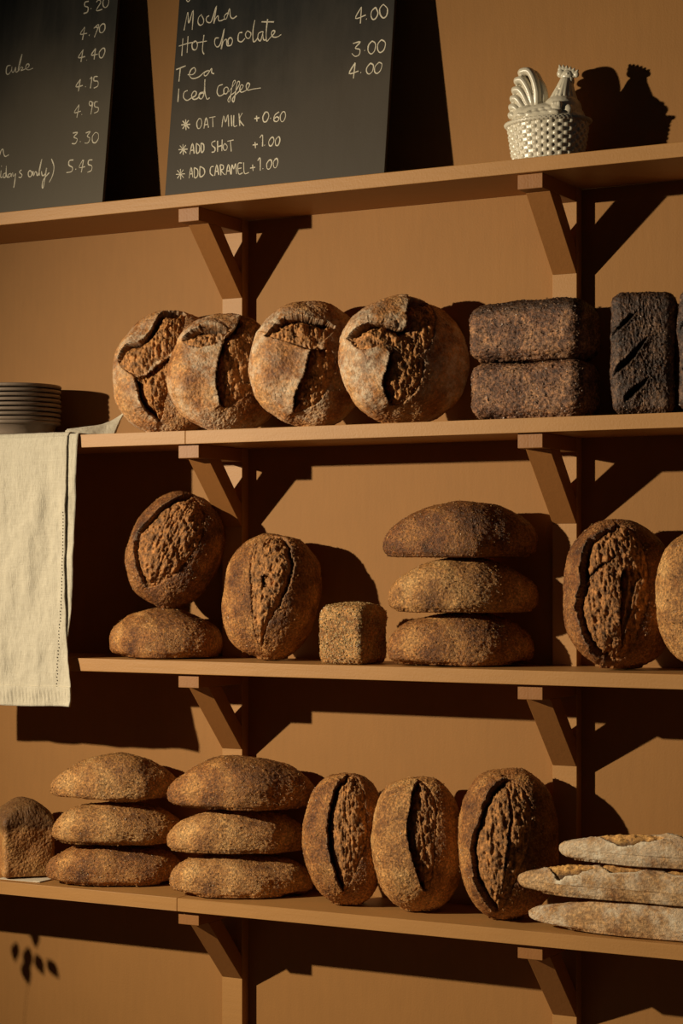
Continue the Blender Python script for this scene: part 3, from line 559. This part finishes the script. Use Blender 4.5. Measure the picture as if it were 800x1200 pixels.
WRITING_2 = [
 "-4584,4508 -4563,4460 -4527,4444 -4487,4487",
 "-4586,3813 -4524,4205 -4498,4039 -4470,3971 -4389,4232 -4379,3797;-4164,4107 -4233,4060 -4246,3949 -4188,3874 -4113,3901 -4108,3987 -4162,4081;-3977,4056 -4030,4033 -4042,3967 -3986,3907 -3903,3933 -3810,4247 -3847,3866 -3813,3966 -3750,4025 -3733,3926 -3689,3905 -3598,3930 -3592,4004 -3524,4054 -3488,4027;-3598,3930 -3532,3943 -3477,4145 -3442,3972 -3374,3915 -3286,3959",
 "-4598,3637 -4595,3249;-4471,3670 -4466,3301;-4688,3479 -4467,3511 -4287,3518;-4298,3542 -4356,3475 -4326,3366 -4247,3348 -4216,3438 -4253,3525 -4298,3542;-4071,3644 -4084,3327 -4032,3216;-4230,3496 -3987,3502;-3693,3532 -3778,3531 -3786,3420 -3720,3337 -3641,3402 -3573,3718 -3614,3276 -3575,3431 -3503,3477 -3481,3355 -3441,3328 -3371,3341 -3349,3439 -3405,3502 -3459,3453 -3443,3351;-3118,3576 -3201,3568 -3210,3421 -3123,3373 -3044,3437;-2995,3597 -3039,3529 -3003,3443 -2932,3433 -2906,3530 -2995,3597;-2832,3805 -2860,3579 -2829,3339 -2739,3397 -2718,3505 -2617,3529 -2621,3474 -2664,3332 -2730,3396;-2613,3473 -2587,3352 -2512,3342;-2521,3786 -2535,3537 -2510,3312 -2432,3369 -2344,3449 -2327,3502 -2377,3516 -2406,3457 -2359,3381 -2256,3368 -2169,3408;-2666,3746 -2363,3705",
 "-4713,2963 -4477,3020;-4608,2987 -4621,2689;-4409,2817 -4280,2805 -4217,2876 -4257,2952 -4339,2910 -4365,2801 -4281,2716 -4124,2734 -3991,2823 -3879,2847 -3982,2814 -3989,2748 -3926,2748 -3818,2884 -3811,2790 -3745,2756",
 "-4608,2530 -4609,2238;-4380,2466 -4463,2438 -4475,2327 -4383,2249 -4279,2286 -4176,2330 -4161,2403 -4223,2429 -4275,2342 -4212,2252 -4100,2277 -4065,2373 -3959,2372 -4063,2354 -4078,2274 -4012,2244 -3962,2361 -3965,2660 -3950,2416 -3883,2222 -3817,2244;-3513,2495 -3616,2470 -3640,2343 -3578,2254 -3476,2287 -3475,2390 -3416,2428 -3366,2378 -3400,2285 -3468,2293;-3360,2310 -3219,2479 -3212,2544 -3260,2520 -3289,2302 -3314,2099 -3359,2141 -3304,2230 -3204,2292 -3111,2429 -3104,2502 -3154,2500 -3183,2290 -3209,2087 -3251,2143 -3179,2234 -3042,2340 -3006,2409 -3061,2431 -3084,2352 -3045,2274 -2935,2298 -2870,2364 -2854,2428 -2905,2453 -2933,2382 -2889,2300 -2770,2308 -2573,2311",
 "-4480,1723 -4253,1713;-4378,1831 -4350,1597;-4453,1809 -4276,1627;-4303,1804 -4439,1633;-4049,1814 -4092,1726 -4062,1611 -4002,1605 -3967,1694 -3992,1797 -4049,1814;-3903,1583 -3867,1813 -3789,1590;-3896,1660 -3804,1665;-3794,1805 -3639,1814;-3706,1806 -3680,1589;-3460,1565 -3437,1810 -3376,1667 -3330,1820 -3292,1559;-3249,1800 -3217,1558;-3186,1793 -3167,1560 -3084,1562;-3063,1817 -3021,1544;-2980,1818 -3040,1686 -2916,1533",
 "-2679,1665 -2556,1670;-2630,1721 -2608,1595;-2429,1772 -2475,1679 -2447,1577 -2378,1577 -2332,1681 -2367,1765 -2429,1772;-2292,1633 -2279,1625;-2093,1746 -2190,1684 -2202,1576 -2131,1543 -2082,1600 -2138,1646 -2193,1612;-2011,1737 -2058,1651 -2029,1539 -1968,1540 -1931,1637 -1958,1727 -2011,1737",
 "-4504,1186 -4277,1177;-4402,1294 -4374,1061;-4477,1272 -4299,1091;-4327,1268 -4462,1096;-4211,1052 -4163,1288 -4101,1060;-4205,1137 -4112,1142;-4068,1278 -4043,1072 -3977,1092 -3983,1214 -4068,1278;-3949,1274 -3924,1072 -3868,1110 -3882,1230 -3949,1274;-3596,1285 -3678,1257 -3669,1189 -3592,1126 -3603,1054 -3670,1046;-3542,1280 -3522,1039;-3430,1294 -3418,1046;-3531,1150 -3420,1168;-3356,1205 -3393,1154 -3370,1067 -3315,1062 -3292,1133 -3356,1205;-3300,1244 -3152,1258;-3226,1247 -3186,1012",
 "-2677,1099 -2554,1105;-2624,1159 -2601,1026;-2515,1235 -2453,1287 -2435,1045;-2392,1070 -2379,1061;-2236,1217 -2291,1139 -2272,1050 -2215,1045 -2169,1138 -2195,1213 -2236,1217;-2081,1212 -2133,1145 -2117,1042 -2060,1036 -2027,1134 -2048,1205 -2081,1212",
 "-4523,649 -4296,642;-4421,758 -4393,526;-4496,736 -4319,556;-4346,732 -4481,560;-4185,532 -4154,769 -4092,542;-4184,624 -4099,627;-4076,754 -4050,538 -3976,568 -3987,698 -4076,754;-3933,766 -3915,544 -3813,589 -3827,701 -3933,766;-3594,733 -3664,722 -3666,593 -3586,531;-3552,528 -3521,763 -3452,536;-3543,618 -3468,622;-3437,755 -3397,520;-3437,755 -3359,729 -3354,655 -3406,631 -3301,522;-3272,519 -3236,746 -3160,520;-3266,603 -3175,601;-3147,518 -3147,727 -3094,630 -3061,744 -3018,514;-2904,739 -2998,730 -2969,516 -2871,529;-2982,627 -2908,634;-2863,746 -2829,514 -2722,522",
 "-2700,610 -2578,617;-2644,678 -2621,541;-2527,750 -2474,802 -2449,532;-2395,574 -2382,565;-2253,737 -2304,663 -2284,559 -2226,554 -2185,651 -2208,733 -2253,737;-2099,751 -2147,683 -2126,573 -2073,568 -2040,666 -2063,747 -2099,751",
 "-315,3749 -436,3522 -205,3563;-314,3740 -316,3398;-189,3477 -177,3471;10,3695 -73,3626 -79,3519 -31,3445 35,3468 73,3570 10,3695;182,3734 110,3655 128,3527 201,3446 275,3489 281,3631 182,3734",
 "-459,2995 -290,3009 -399,2894 -292,2849 -299,2742 -391,2718 -470,2790;-183,2817 -171,2812;-20,2993 -96,2913 -94,2788 -21,2722 52,2787 58,2929 -20,2993;192,2992 120,2921 119,2797 181,2726 264,2778 284,2918 192,2992",
 "-378,2582 -500,2373 -291,2398;-377,2573 -398,2254;-240,2363 -228,2358;-28,2530 -100,2450 -104,2361 -42,2304 32,2362 43,2477 -28,2530;166,2524 84,2445 82,2339 142,2296 215,2358 236,2480 166,2524",
]
def chalkboard(label, x0, x1, y0, seed, mat, lines):
    H, t, ang = .87, .009, math.atan(.13)
    root = empty('chalkboard', (0, y0, S1), (-ang, 0, 0)); tag(root, label, 'blackboard', 'handwritten menu boards on the topmost shelf')
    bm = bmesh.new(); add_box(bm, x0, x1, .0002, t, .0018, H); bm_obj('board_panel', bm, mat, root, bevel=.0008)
    for ln in lines:
        bm = bmesh.new()
        for st in ln.split(';'):
            pts = [tuple(int(k)*1e-4 for k in q.split(',')) for q in st.split()]
            q = catmull(pts, 4) if len(pts) > 2 else np.array([np.array(pts[0])*(1-k/3)+np.array(pts[-1])*k/3 for k in range(4)])
            r = .00145
            rad = [(r*(.82+.3*noise(np.array([[p[0]*90, p[1]*90, seed]]), 1)[0]), .0004) for p in q]
            add_tube(bm, [(p[0], -.0001, p[1]) for p in q], [(x, y) for x, y in rad], 6, flat=(0, 1, 0))
        bm_obj('chalk_writing', bm, M_CHALK, root)
    return root
chalkboard('left leaning blackboard showing only prices and the ends of words', -1.16, -.6335, -.120, 1, M_BOARD_DUST_SHEEN, WRITING_1)
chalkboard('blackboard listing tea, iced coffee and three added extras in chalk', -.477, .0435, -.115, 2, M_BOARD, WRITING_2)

# ------------------------------------------------------------------ ceramic hen dish
hen = empty('ceramic_hen_dish', (.388, -.098, S1+.0003)); tag(hen, 'cream glazed ceramic rooster sitting on a basket-weave lidded dish', 'dish')
def ring_surface(name, prof, na, mat, parent, disp=None, cap=True):
    """prof: list of (rx, ry, z) up the outside"""
    vs, fs = [], []; m = len(prof)
    for i, (rx, ry, z) in enumerate(prof):
        for k in range(na):
            t = 2*math.pi*k/na; d = disp(t, i, z) if disp else 0
            vs.append(((rx+d)*math.cos(t), (ry+d)*math.sin(t), z))
    for i in range(m-1):
        for k in range(na): fs.append((i*na+k, i*na+(k+1) % na, (i+1)*na+(k+1) % na, (i+1)*na+k))
    if cap: fs += [tuple(range(na))[::-1], tuple((m-1)*na+k for k in range(na))]
    return mesh_obj(name, vs, fs, mat, parent)
HB = .082
NCOL, NROW = 44, 11
def weave(t, i, z):
    c = t/(2*math.pi)*NCOL; r = z/HB*NROW; ic, ir = int(math.floor(c)), int(math.floor(r)); fc, fr = c-ic, r-ir
    if (ic+ir) % 2: return .0026*(math.sin(math.pi*fc)**.5)*(math.sin(math.pi*fr)**.5)
    return -.0003
prof = []
for i in range(71):
    z = HB*i/70; k = i/70; prof.append((.066+.014*k**.8, .046+.012*k**.8, z))
ring_surface('basket_base', prof, 44*8, M_CERAMIC, hen, weave)
def rim_d(t, i, z): return .0018*math.sin(t*60+z*900)
ring_surface('rope_rim', [(.080, .058, HB-.002), (.0845, .0625, HB), (.086, .064, HB+.003), (.0845, .0625, HB+.006), (.079, .057, HB+.0075)], 360, M_CERAMIC, hen, rim_d)
def ell(bm, c, r, rot=(0, 0, 0), sub=3):
    M = Matrix.Translation(c) @ Euler(rot).to_matrix().to_4x4() @ Matrix.Diagonal((*r, 1))
    bmesh.ops.create_icosphere(bm, subdivisions=sub, radius=1, matrix=M)
def remeshed(name, bm, vox, sm=2):
    o = bm_obj(name, bm, M_CERAMIC, hen, smooth=True)
    m = o.modifiers.new('fuse', 'REMESH'); m.mode = 'VOXEL'; m.voxel_size = vox; m.use_smooth_shade = True
    s = o.modifiers.new('soften', 'SMOOTH'); s.iterations = sm; s.factor = .5
    return o
bm = bmesh.new()
ell(bm, (0, 0, .090), (.076, .054, .020)); ell(bm, (.004, 0, .100), (.066, .044, .024)); ell(bm, (.030, -.002, .108), (.038, .036, .030)); ell(bm, (-.040, 0, .104), (.034, .030, .022))
for s in (-1, 1):                                             # folded wings, three rows of covert feathers
    for k in range(5): ell(bm, (.034-.013*k, s*.041, .104-.0015*k), (.012, .006, .0065), (0, .35, 0), 2)
    for k in range(5): ell(bm, (.030-.016*k, s*.046, .096), (.014, .006, .005), (0, .15, 0), 2)
    for k in range(6): ell(bm, (.040-.0055*(k % 3), s*.040, .112-.004*(k//3)), (.0055, .006, .0048), (0, .5, 0), 2)
for k in range(9):
    a = -1.2+k*.3; ell(bm, (.046+.010*math.cos(a*.7), .034*math.sin(a), .101), (.010, .006, .010), (0, -.6, 0), 2)
remeshed('hen_body', bm, .0013)
bm = bmesh.new()                                              # tail: sickle feathers fanned up and back
feath = [((-.020, .112), (-.018, .150), (-.032, .185), (-.058, .186)), ((-.026, .108), (-.030, .140), (-.046, .170), (-.066, .170)), ((-.030, .104), (-.038, .130), (-.052, .152), (-.071, .153)),
         ((-.034, .100), (-.046, .120), (-.058, .136), (-.074, .137)), ((-.038, .096), (-.050, .108), (-.062, .120), (-.076, .121)), ((-.040, .092), (-.055, .099), (-.066, .105), (-.075, .106)), ((-.016, .112), (-.008, .135), (-.014, .160), (-.026, .172))]
for k, fpts in enumerate(feath):
    for s in ((-1, 1) if k < 6 else (0,)):
        q = catmull([(x, s*.007+s*.004*math.sin(i), z) for i, (x, z) in enumerate(fpts)], 6)
        nq = len(q); rad = [(.0105+.0065*math.sin(math.pi*(i/nq)**1.3), .0080) for i in range(nq)]; rad[-1] = (.005, .004); rad[-2] = (.0095, .0065)
        add_tube(bm, q, [(b, a*.72) for a, b in rad], 12, flat=(0, 1, 0))
ell(bm, (-.030, 0, .118), (.024, .012, .034), (0, -.35, 0))
for k in range(6): ell(bm, (-.040+.004*k, -.012, .100+.007*k), (.013, .004, .0035), (0, -.5-.1*k, 0), 2)
remeshed('tail', bm, .0013, 1)
bm = bmesh.new()                                              # neck with hackle feathers
neck = catmull([(.026, 0, .098), (.028, 0, .120), (.031, 0, .140), (.036, 0, .158), (.040, 0, .168)], 4)
nr_ = [(.034-.0245*(i/(len(neck)-1))**.62, .030-.021*(i/(len(neck)-1))**.65) for i in range(len(neck))]
add_tube(bm, neck, nr_, 20, flat=(0, 1, 0))
for k in range(18):
    a = 2*math.pi*k/18; ca, sa = math.cos(a), math.sin(a)
    q = catmull([(.038+.009*ca, .009*sa, .166), (.035+.013*ca, .014*sa, .150), (.031+.023*ca, .023*sa, .128), (.028+.033*ca, .031*sa, .112-(k % 2)*.004)], 4)
    add_tube(bm, q, [.0024+.0022*math.sin(math.pi*min(1, i/(len(q)-1)*.9+.1)) for i in range(len(q))], 8)
remeshed('neck', bm, .0012, 1)
bm = bmesh.new(); ell(bm, (.040, 0, .172), (.0130, .0095, .0115)); ell(bm, (.0275, -.001, .1775), (.0085, .0070, .0085)); ell(bm, (.050, 0, .170), (.008, .004, .0038), (0, .25, 0), 2); ell(bm, (.043, -.009, .174), (.002, .0015, .002), sub=2); ell(bm, (.043, .009, .174), (.002, .0015, .002), sub=2)
remeshed('head', bm, .001, 1)
bm = bmesh.new()                                              # comb: low blade with five rounded points
for k in range(6):
    t = k/5; x = .026+.032*t; z = .1855-.013*t**1.5; ell(bm, (x, 0, z), (.0060, .0042, .0062), sub=2); ell(bm, (x-.0005+.003*(t-.3), 0, z+.0062), (.0024, .0028, .0042), (0, (t-.2)*1.2, 0), 2)
ell(bm, (.040, 0, .180), (.014, .004, .006))
remeshed('comb', bm, .001, 1)
bm = bmesh.new()
for s in (-1, 1): ell(bm, (.048, s*.0045, .160), (.0045, .0032, .0085), (0, .2, 0), 2)
remeshed('wattle', bm, .001, 1)

# ------------------------------------------------------------------ stack of plates
def plate_mesh(r, h, foot):
    prof = [(0, 0), (foot, 0), (foot+.002, .001), (foot+.004, h*.25), (r*.90, h-.0075), (r*.985, h-.0070), (r, h-.0045), (r, h-.0020), (r-.0016, h), (r*.95, h-.0008), (r*.85, h-.004), (foot, h*.42), (0, h*.38)]
    N = 96; vs, fs = [], []
    for (rr, z) in prof:
        for k in range(N): vs.append((max(rr, 1e-4)*math.cos(2*math.pi*k/N), max(rr, 1e-4)*math.sin(2*math.pi*k/N), z))
    for i in range(len(prof)-1):
        for k in range(N): fs.append((i*N+k, i*N+(k+1) % N, (i+1)*N+(k+1) % N, (i+1)*N+k))
    me = bpy.data.meshes.new('plate'); me.from_pydata(vs, [], fs); me.update(); me.shade_smooth(); me.materials.append(M_PLATE)
    return me
PR = .098
pm, bwl = plate_mesh(PR, .0125, .062), plate_mesh(PR, .034, .078)
ordinal = ['lowest', 'second lowest', 'third from the bottom', 'fourth from the bottom', 'fifth from the bottom', 'fourth from the top', 'third from the top', 'second from the top', 'topmost']
rngp = random.Random(4); zpl = S2+.0062
for k in range(9):
    o = bpy.data.objects.new('plate' if k else 'deep_plate', pm if k else bwl); COL.objects.link(o)
    o.location = (-.872+rngp.uniform(-.0012, .0012), -.106+rngp.uniform(-.001, .001), zpl); o.rotation_euler = (0, 0, k*.7)
    zpl += .0292 if k == 0 else .01035
    tag(o, ('deep taupe stoneware dish at the bottom of the plate stack' if k == 0 else f'taupe stoneware plate, {ordinal[k]} in the stack beside the linen towel'), 'plate', 'stacked stoneware plates')

# ------------------------------------------------------------------ linen towel hanging over the second shelf
towel = empty('linen_towel', (-.75, -DEPTH, S2)); tag(towel, 'natural linen towel draped over the second shelf edge under the plates', 'towel')
ox, oy, oz = -.75, -DEPTH, S2
def towel_layer(name, off, zend, right, left=-1.06, sag=1.0, seed=0, nx=150, nz=190):
    path = [(-.015-.16, .0022+off), (-.06, .0022+off)]       # (dy from shelf front, dz from shelf top) on the shelf
    prof = [(.160, .0020+off), (.05, .0020+off), (.010, .0024+off), (.0, .0022+off), (-.0035-off*.7, -.0008), (-.0055-off, -.006), (-.007-off, -.02)]
    L0 = len(prof)
    q = list(catmull(prof, 5)); zz = np.linspace(q[-1][1]-.004, zend-oz, nz-len(q)); q = q+[np.array((-.0075-off-.008*((z)/(zend-oz))**1.2, z)) for z in zz]
    q = np.array(q); vs = []; nq = len(q)
    for j in range(nq):
        y, z = q[j]; depth = max(0, -z)/(oz-zend)
        xr = right(oz+z) - ox
        for i in range(nx):
            t = i/(nx-1); x = (left-ox) + (xr-(left-ox))*t
            P_ = np.array([[x+seed, z*.35, seed*1.7]])
            vs.append([x, y, z, depth, t])
    vs = np.array(vs); pp = np.stack([vs[:, 0]+2, vs[:, 2]*.30, np.full(len(vs), 3.4)], 1)
    w = np.clip(vs[:, 3]*4, 0, 1)
    fold = noise(pp, 16, 3)*.010*np.clip(vs[:, 3], 0, 1) + noise(pp, 42, 4)*.0028*w
    pz = np.stack([vs[:, 0]*1.3+2, vs[:, 2]*1.1, np.full(len(vs), 3.3)], 1)
    fold += fbm(pz, 24, 3, 8)*.0032*w
    fold -= .010*np.clip((vs[:, 4]-.90)/.10, 0, 1)**2*np.clip(vs[:, 3]-.5, 0, 1)*2
    V = vs[:, :3].copy(); V[:, 1] += np.minimum(fold, .006*w)-.002*w + (.0035*w if seed == 5 else 0) 
    on = vs[:, 3] <= 0; V[on, 2] += (np.abs(noise(pp, 40, seed+8))*.0008)[on]
    V[:, 2] += (-.012*(np.sin(vs[:, 4]*9+seed)*.15))*np.clip((vs[:, 3]-.9)/.1, 0, 1)
    F = np.array([(j*nx+i, j*nx+i+1, (j+1)*nx+i+1, (j+1)*nx+i) for j in range(nq-1) for i in range(nx-1)])
    o = np_mesh(name, V, F, M_LINEN, towel)
    m = o.modifiers.new('thickness', 'SOLIDIFY'); m.thickness = .0016; m.offset = 0
    return V.reshape(nq, nx, 3)
def r_front(z):
    return float(np.interp(z, [1.247, 1.262, 1.30, 1.36, 1.42, 1.55, 1.80, 2.0], [-.628, -.626, -.6315, -.643, -.6475, -.6515, -.6505, -.6505]))
def r_back(z):
    return float(np.interp(z, [1.36, 1.40, 1.45, 1.55, 1.70, 1.80, 2.0], [-.653, -.644, -.638, -.632, -.629, -.6265, -.6255]))
Vb = towel_layer('under_layer', .0, 1.375, r_back, seed=5, nx=90, nz=120)
Vf = towel_layer('front_layer', .0032, 1.250, r_front, seed=2)
# hem along the bottom and stitched selvedge line near the right edge
nq, nx = Vf.shape[:2]
hem = Vf[-13:, :, :].copy(); hem[:, :, 1] -= .0022
hem[:, :, 1] -= (.0016*np.sin(np.arange(nx)*1.9))[None, :]*np.hanning(13)[:, None]
F = np.array([(j*nx+i, j*nx+i+1, (j+1)*nx+i+1, (j+1)*nx+i) for j in range(12) for i in range(nx-1)])
o = np_mesh('hem', hem.reshape(-1, 3), F, M_LINEN, towel); m = o.modifiers.new('thickness', 'SOLIDIFY'); m.thickness = .0030; m.offset = 0
bm = bmesh.new()
for j in range(70, nq-6, 1):
    t = (j-70)/(nq-76); i = int(nx-3-16*max(0, t-.35)**1.5*1.6)
    p = Vf[j, i]; 
    if j % 2: add_box(bm, p[0]-.0007, p[0]+.0007, p[1]-.0022, p[1]-.0009, p[2]-.0017, p[2]+.0008)
bm_obj('stitching', bm, M_THREAD, towel)
bm = bmesh.new()                                               # folded corner lifting off the shelf towards the first loaf
def flap(dz, dy):
    bottom = [(-.668, -.205, .001), (-.645, -.20, .001), (-.62, -.185, .001), (-.60, -.170, .001), (-.574, -.158, .001)]
    top = [(-.668, -.200, .008), (-.640, -.180, .014), (-.608, -.155, .021), (-.590, -.130, .036), (-.574, -.118, .052)]
    B_, T_2 = catmull(bottom, 8), catmull(top, 8); rows = []
    for k in range(13):
        t = k/12; rows.append([(b[0]*(1-t)+p[0]*t-ox, b[1]*(1-t)+p[1]*t-oy+dy, (b[2]*(1-t)+p[2]*t)+dz + .004*math.sin(math.pi*t)) for b, p in zip(B_, T_2)])
    return rows
for k, (dz, dy) in enumerate(((.0012, 0), (.0042, .006))):
    rows = flap(dz, dy); V = np.array(rows).reshape(-1, 3); m_ = len(rows[0])
    V[:, 1] += .0018*noise(V*np.array([1, 1, 1]), 60, 4+k)
    F = np.array([(j*m_+i, j*m_+i+1, (j+1)*m_+i+1, (j+1)*m_+i) for j in range(12) for i in range(m_-1)])
    o = np_mesh('folded_corner', V, F, M_LINEN, towel); m = o.modifiers.new('thickness', 'SOLIDIFY'); m.thickness = .0018; m.offset = 0
bm.free()
# ------------------------------------------------------------------ paper card under the tin loaf
bm = bmesh.new(); add_box(bm, -.86, -.755, -.185, -.10, S4+.0002, S4+.0012)
add_box(bm, -.765, -.748, -.186, -.10, S4+.0013, S4+.0026)
tag(bm_obj('paper_card', bm, M_PAPER), 'small cream paper card lying flat under the tin loaf', 'card')
# ------------------------------------------------------------------ vase of dried sprigs standing outside the frame; its leaves shade the wall low down on the left
vase = empty('vase_of_sprigs', (-1.22, -.50, 0)); tag(vase, 'tall clay floor vase holding dried leafy sprigs, left of the shelves', 'vase')
ring_surface('vase_body', [(.06, .06, 0), (.085, .085, .05), (.10, .10, .18), (.085, .085, .32), (.045, .045, .42), (.038, .038, .46), (.048, .048, .50), (.043, .043, .50), (.032, .032, .46)], 48, M_VASE, vase, cap=False)
def leafy(tip, leaves):
    st = empty('sprig', (0, 0, 0)); bpy.data.objects.remove(st)
    q = catmull([(0, 0, .05), (0, 0, .45), (tip[0]*.5, tip[1]*.5, (.45+tip[2])/2), tip], 8)
    bm = bmesh.new(); add_tube(bm, q, [.0009*(1-.6*i/len(q)) for i in range(len(q))], 6)
    o = bm_obj('stem', bm, M_STEM, vase, smooth=True)
    for (dx, dz, ang, s) in leaves:
        bm = bmesh.new(); c, n_ = Vector((tip[0]+dx, tip[1], tip[2]+dz)), 8
        ax = Vector((math.sin(ang), .25, math.cos(ang))).normalized(); sd = ax.cross(Vector((0, 1, 0))).normalized()
        rows = []
        for k in range(n_+1):
            t = k/n_; w = s*.30*math.sin(math.pi*min(1, t*.94+.03)); p = c+ax*s*(t-.5); up = Vector((0, .004*math.sin(math.pi*t), 0))
            rows.append([bm.verts.new(p-sd*w+up), bm.verts.new(p+up*1.6), bm.verts.new(p+sd*w+up)])
        for r0, r1 in zip(rows, rows[1:]):
            for i in (0, 1): bm.faces.new((r0[i], r0[i+1], r1[i+1], r1[i]))
        lf = bm_obj('leaf', bm, M_LEAF, vase, smooth=True); m = lf.modifiers.new('thickness', 'SOLIDIFY'); m.thickness = .0007
leafy((.085, .05, .965), [(-.03, .055, .6, .03), (-.005, .035, -.5, .036), (.012, .018, .2, .034), (-.035, -.012, .3, .034), (.02, -.03, -.4, .036), (-.006, -.022, .1, .04), (-.01, -.048, -.15, .040), (.05, -.035, -.7, .036)])
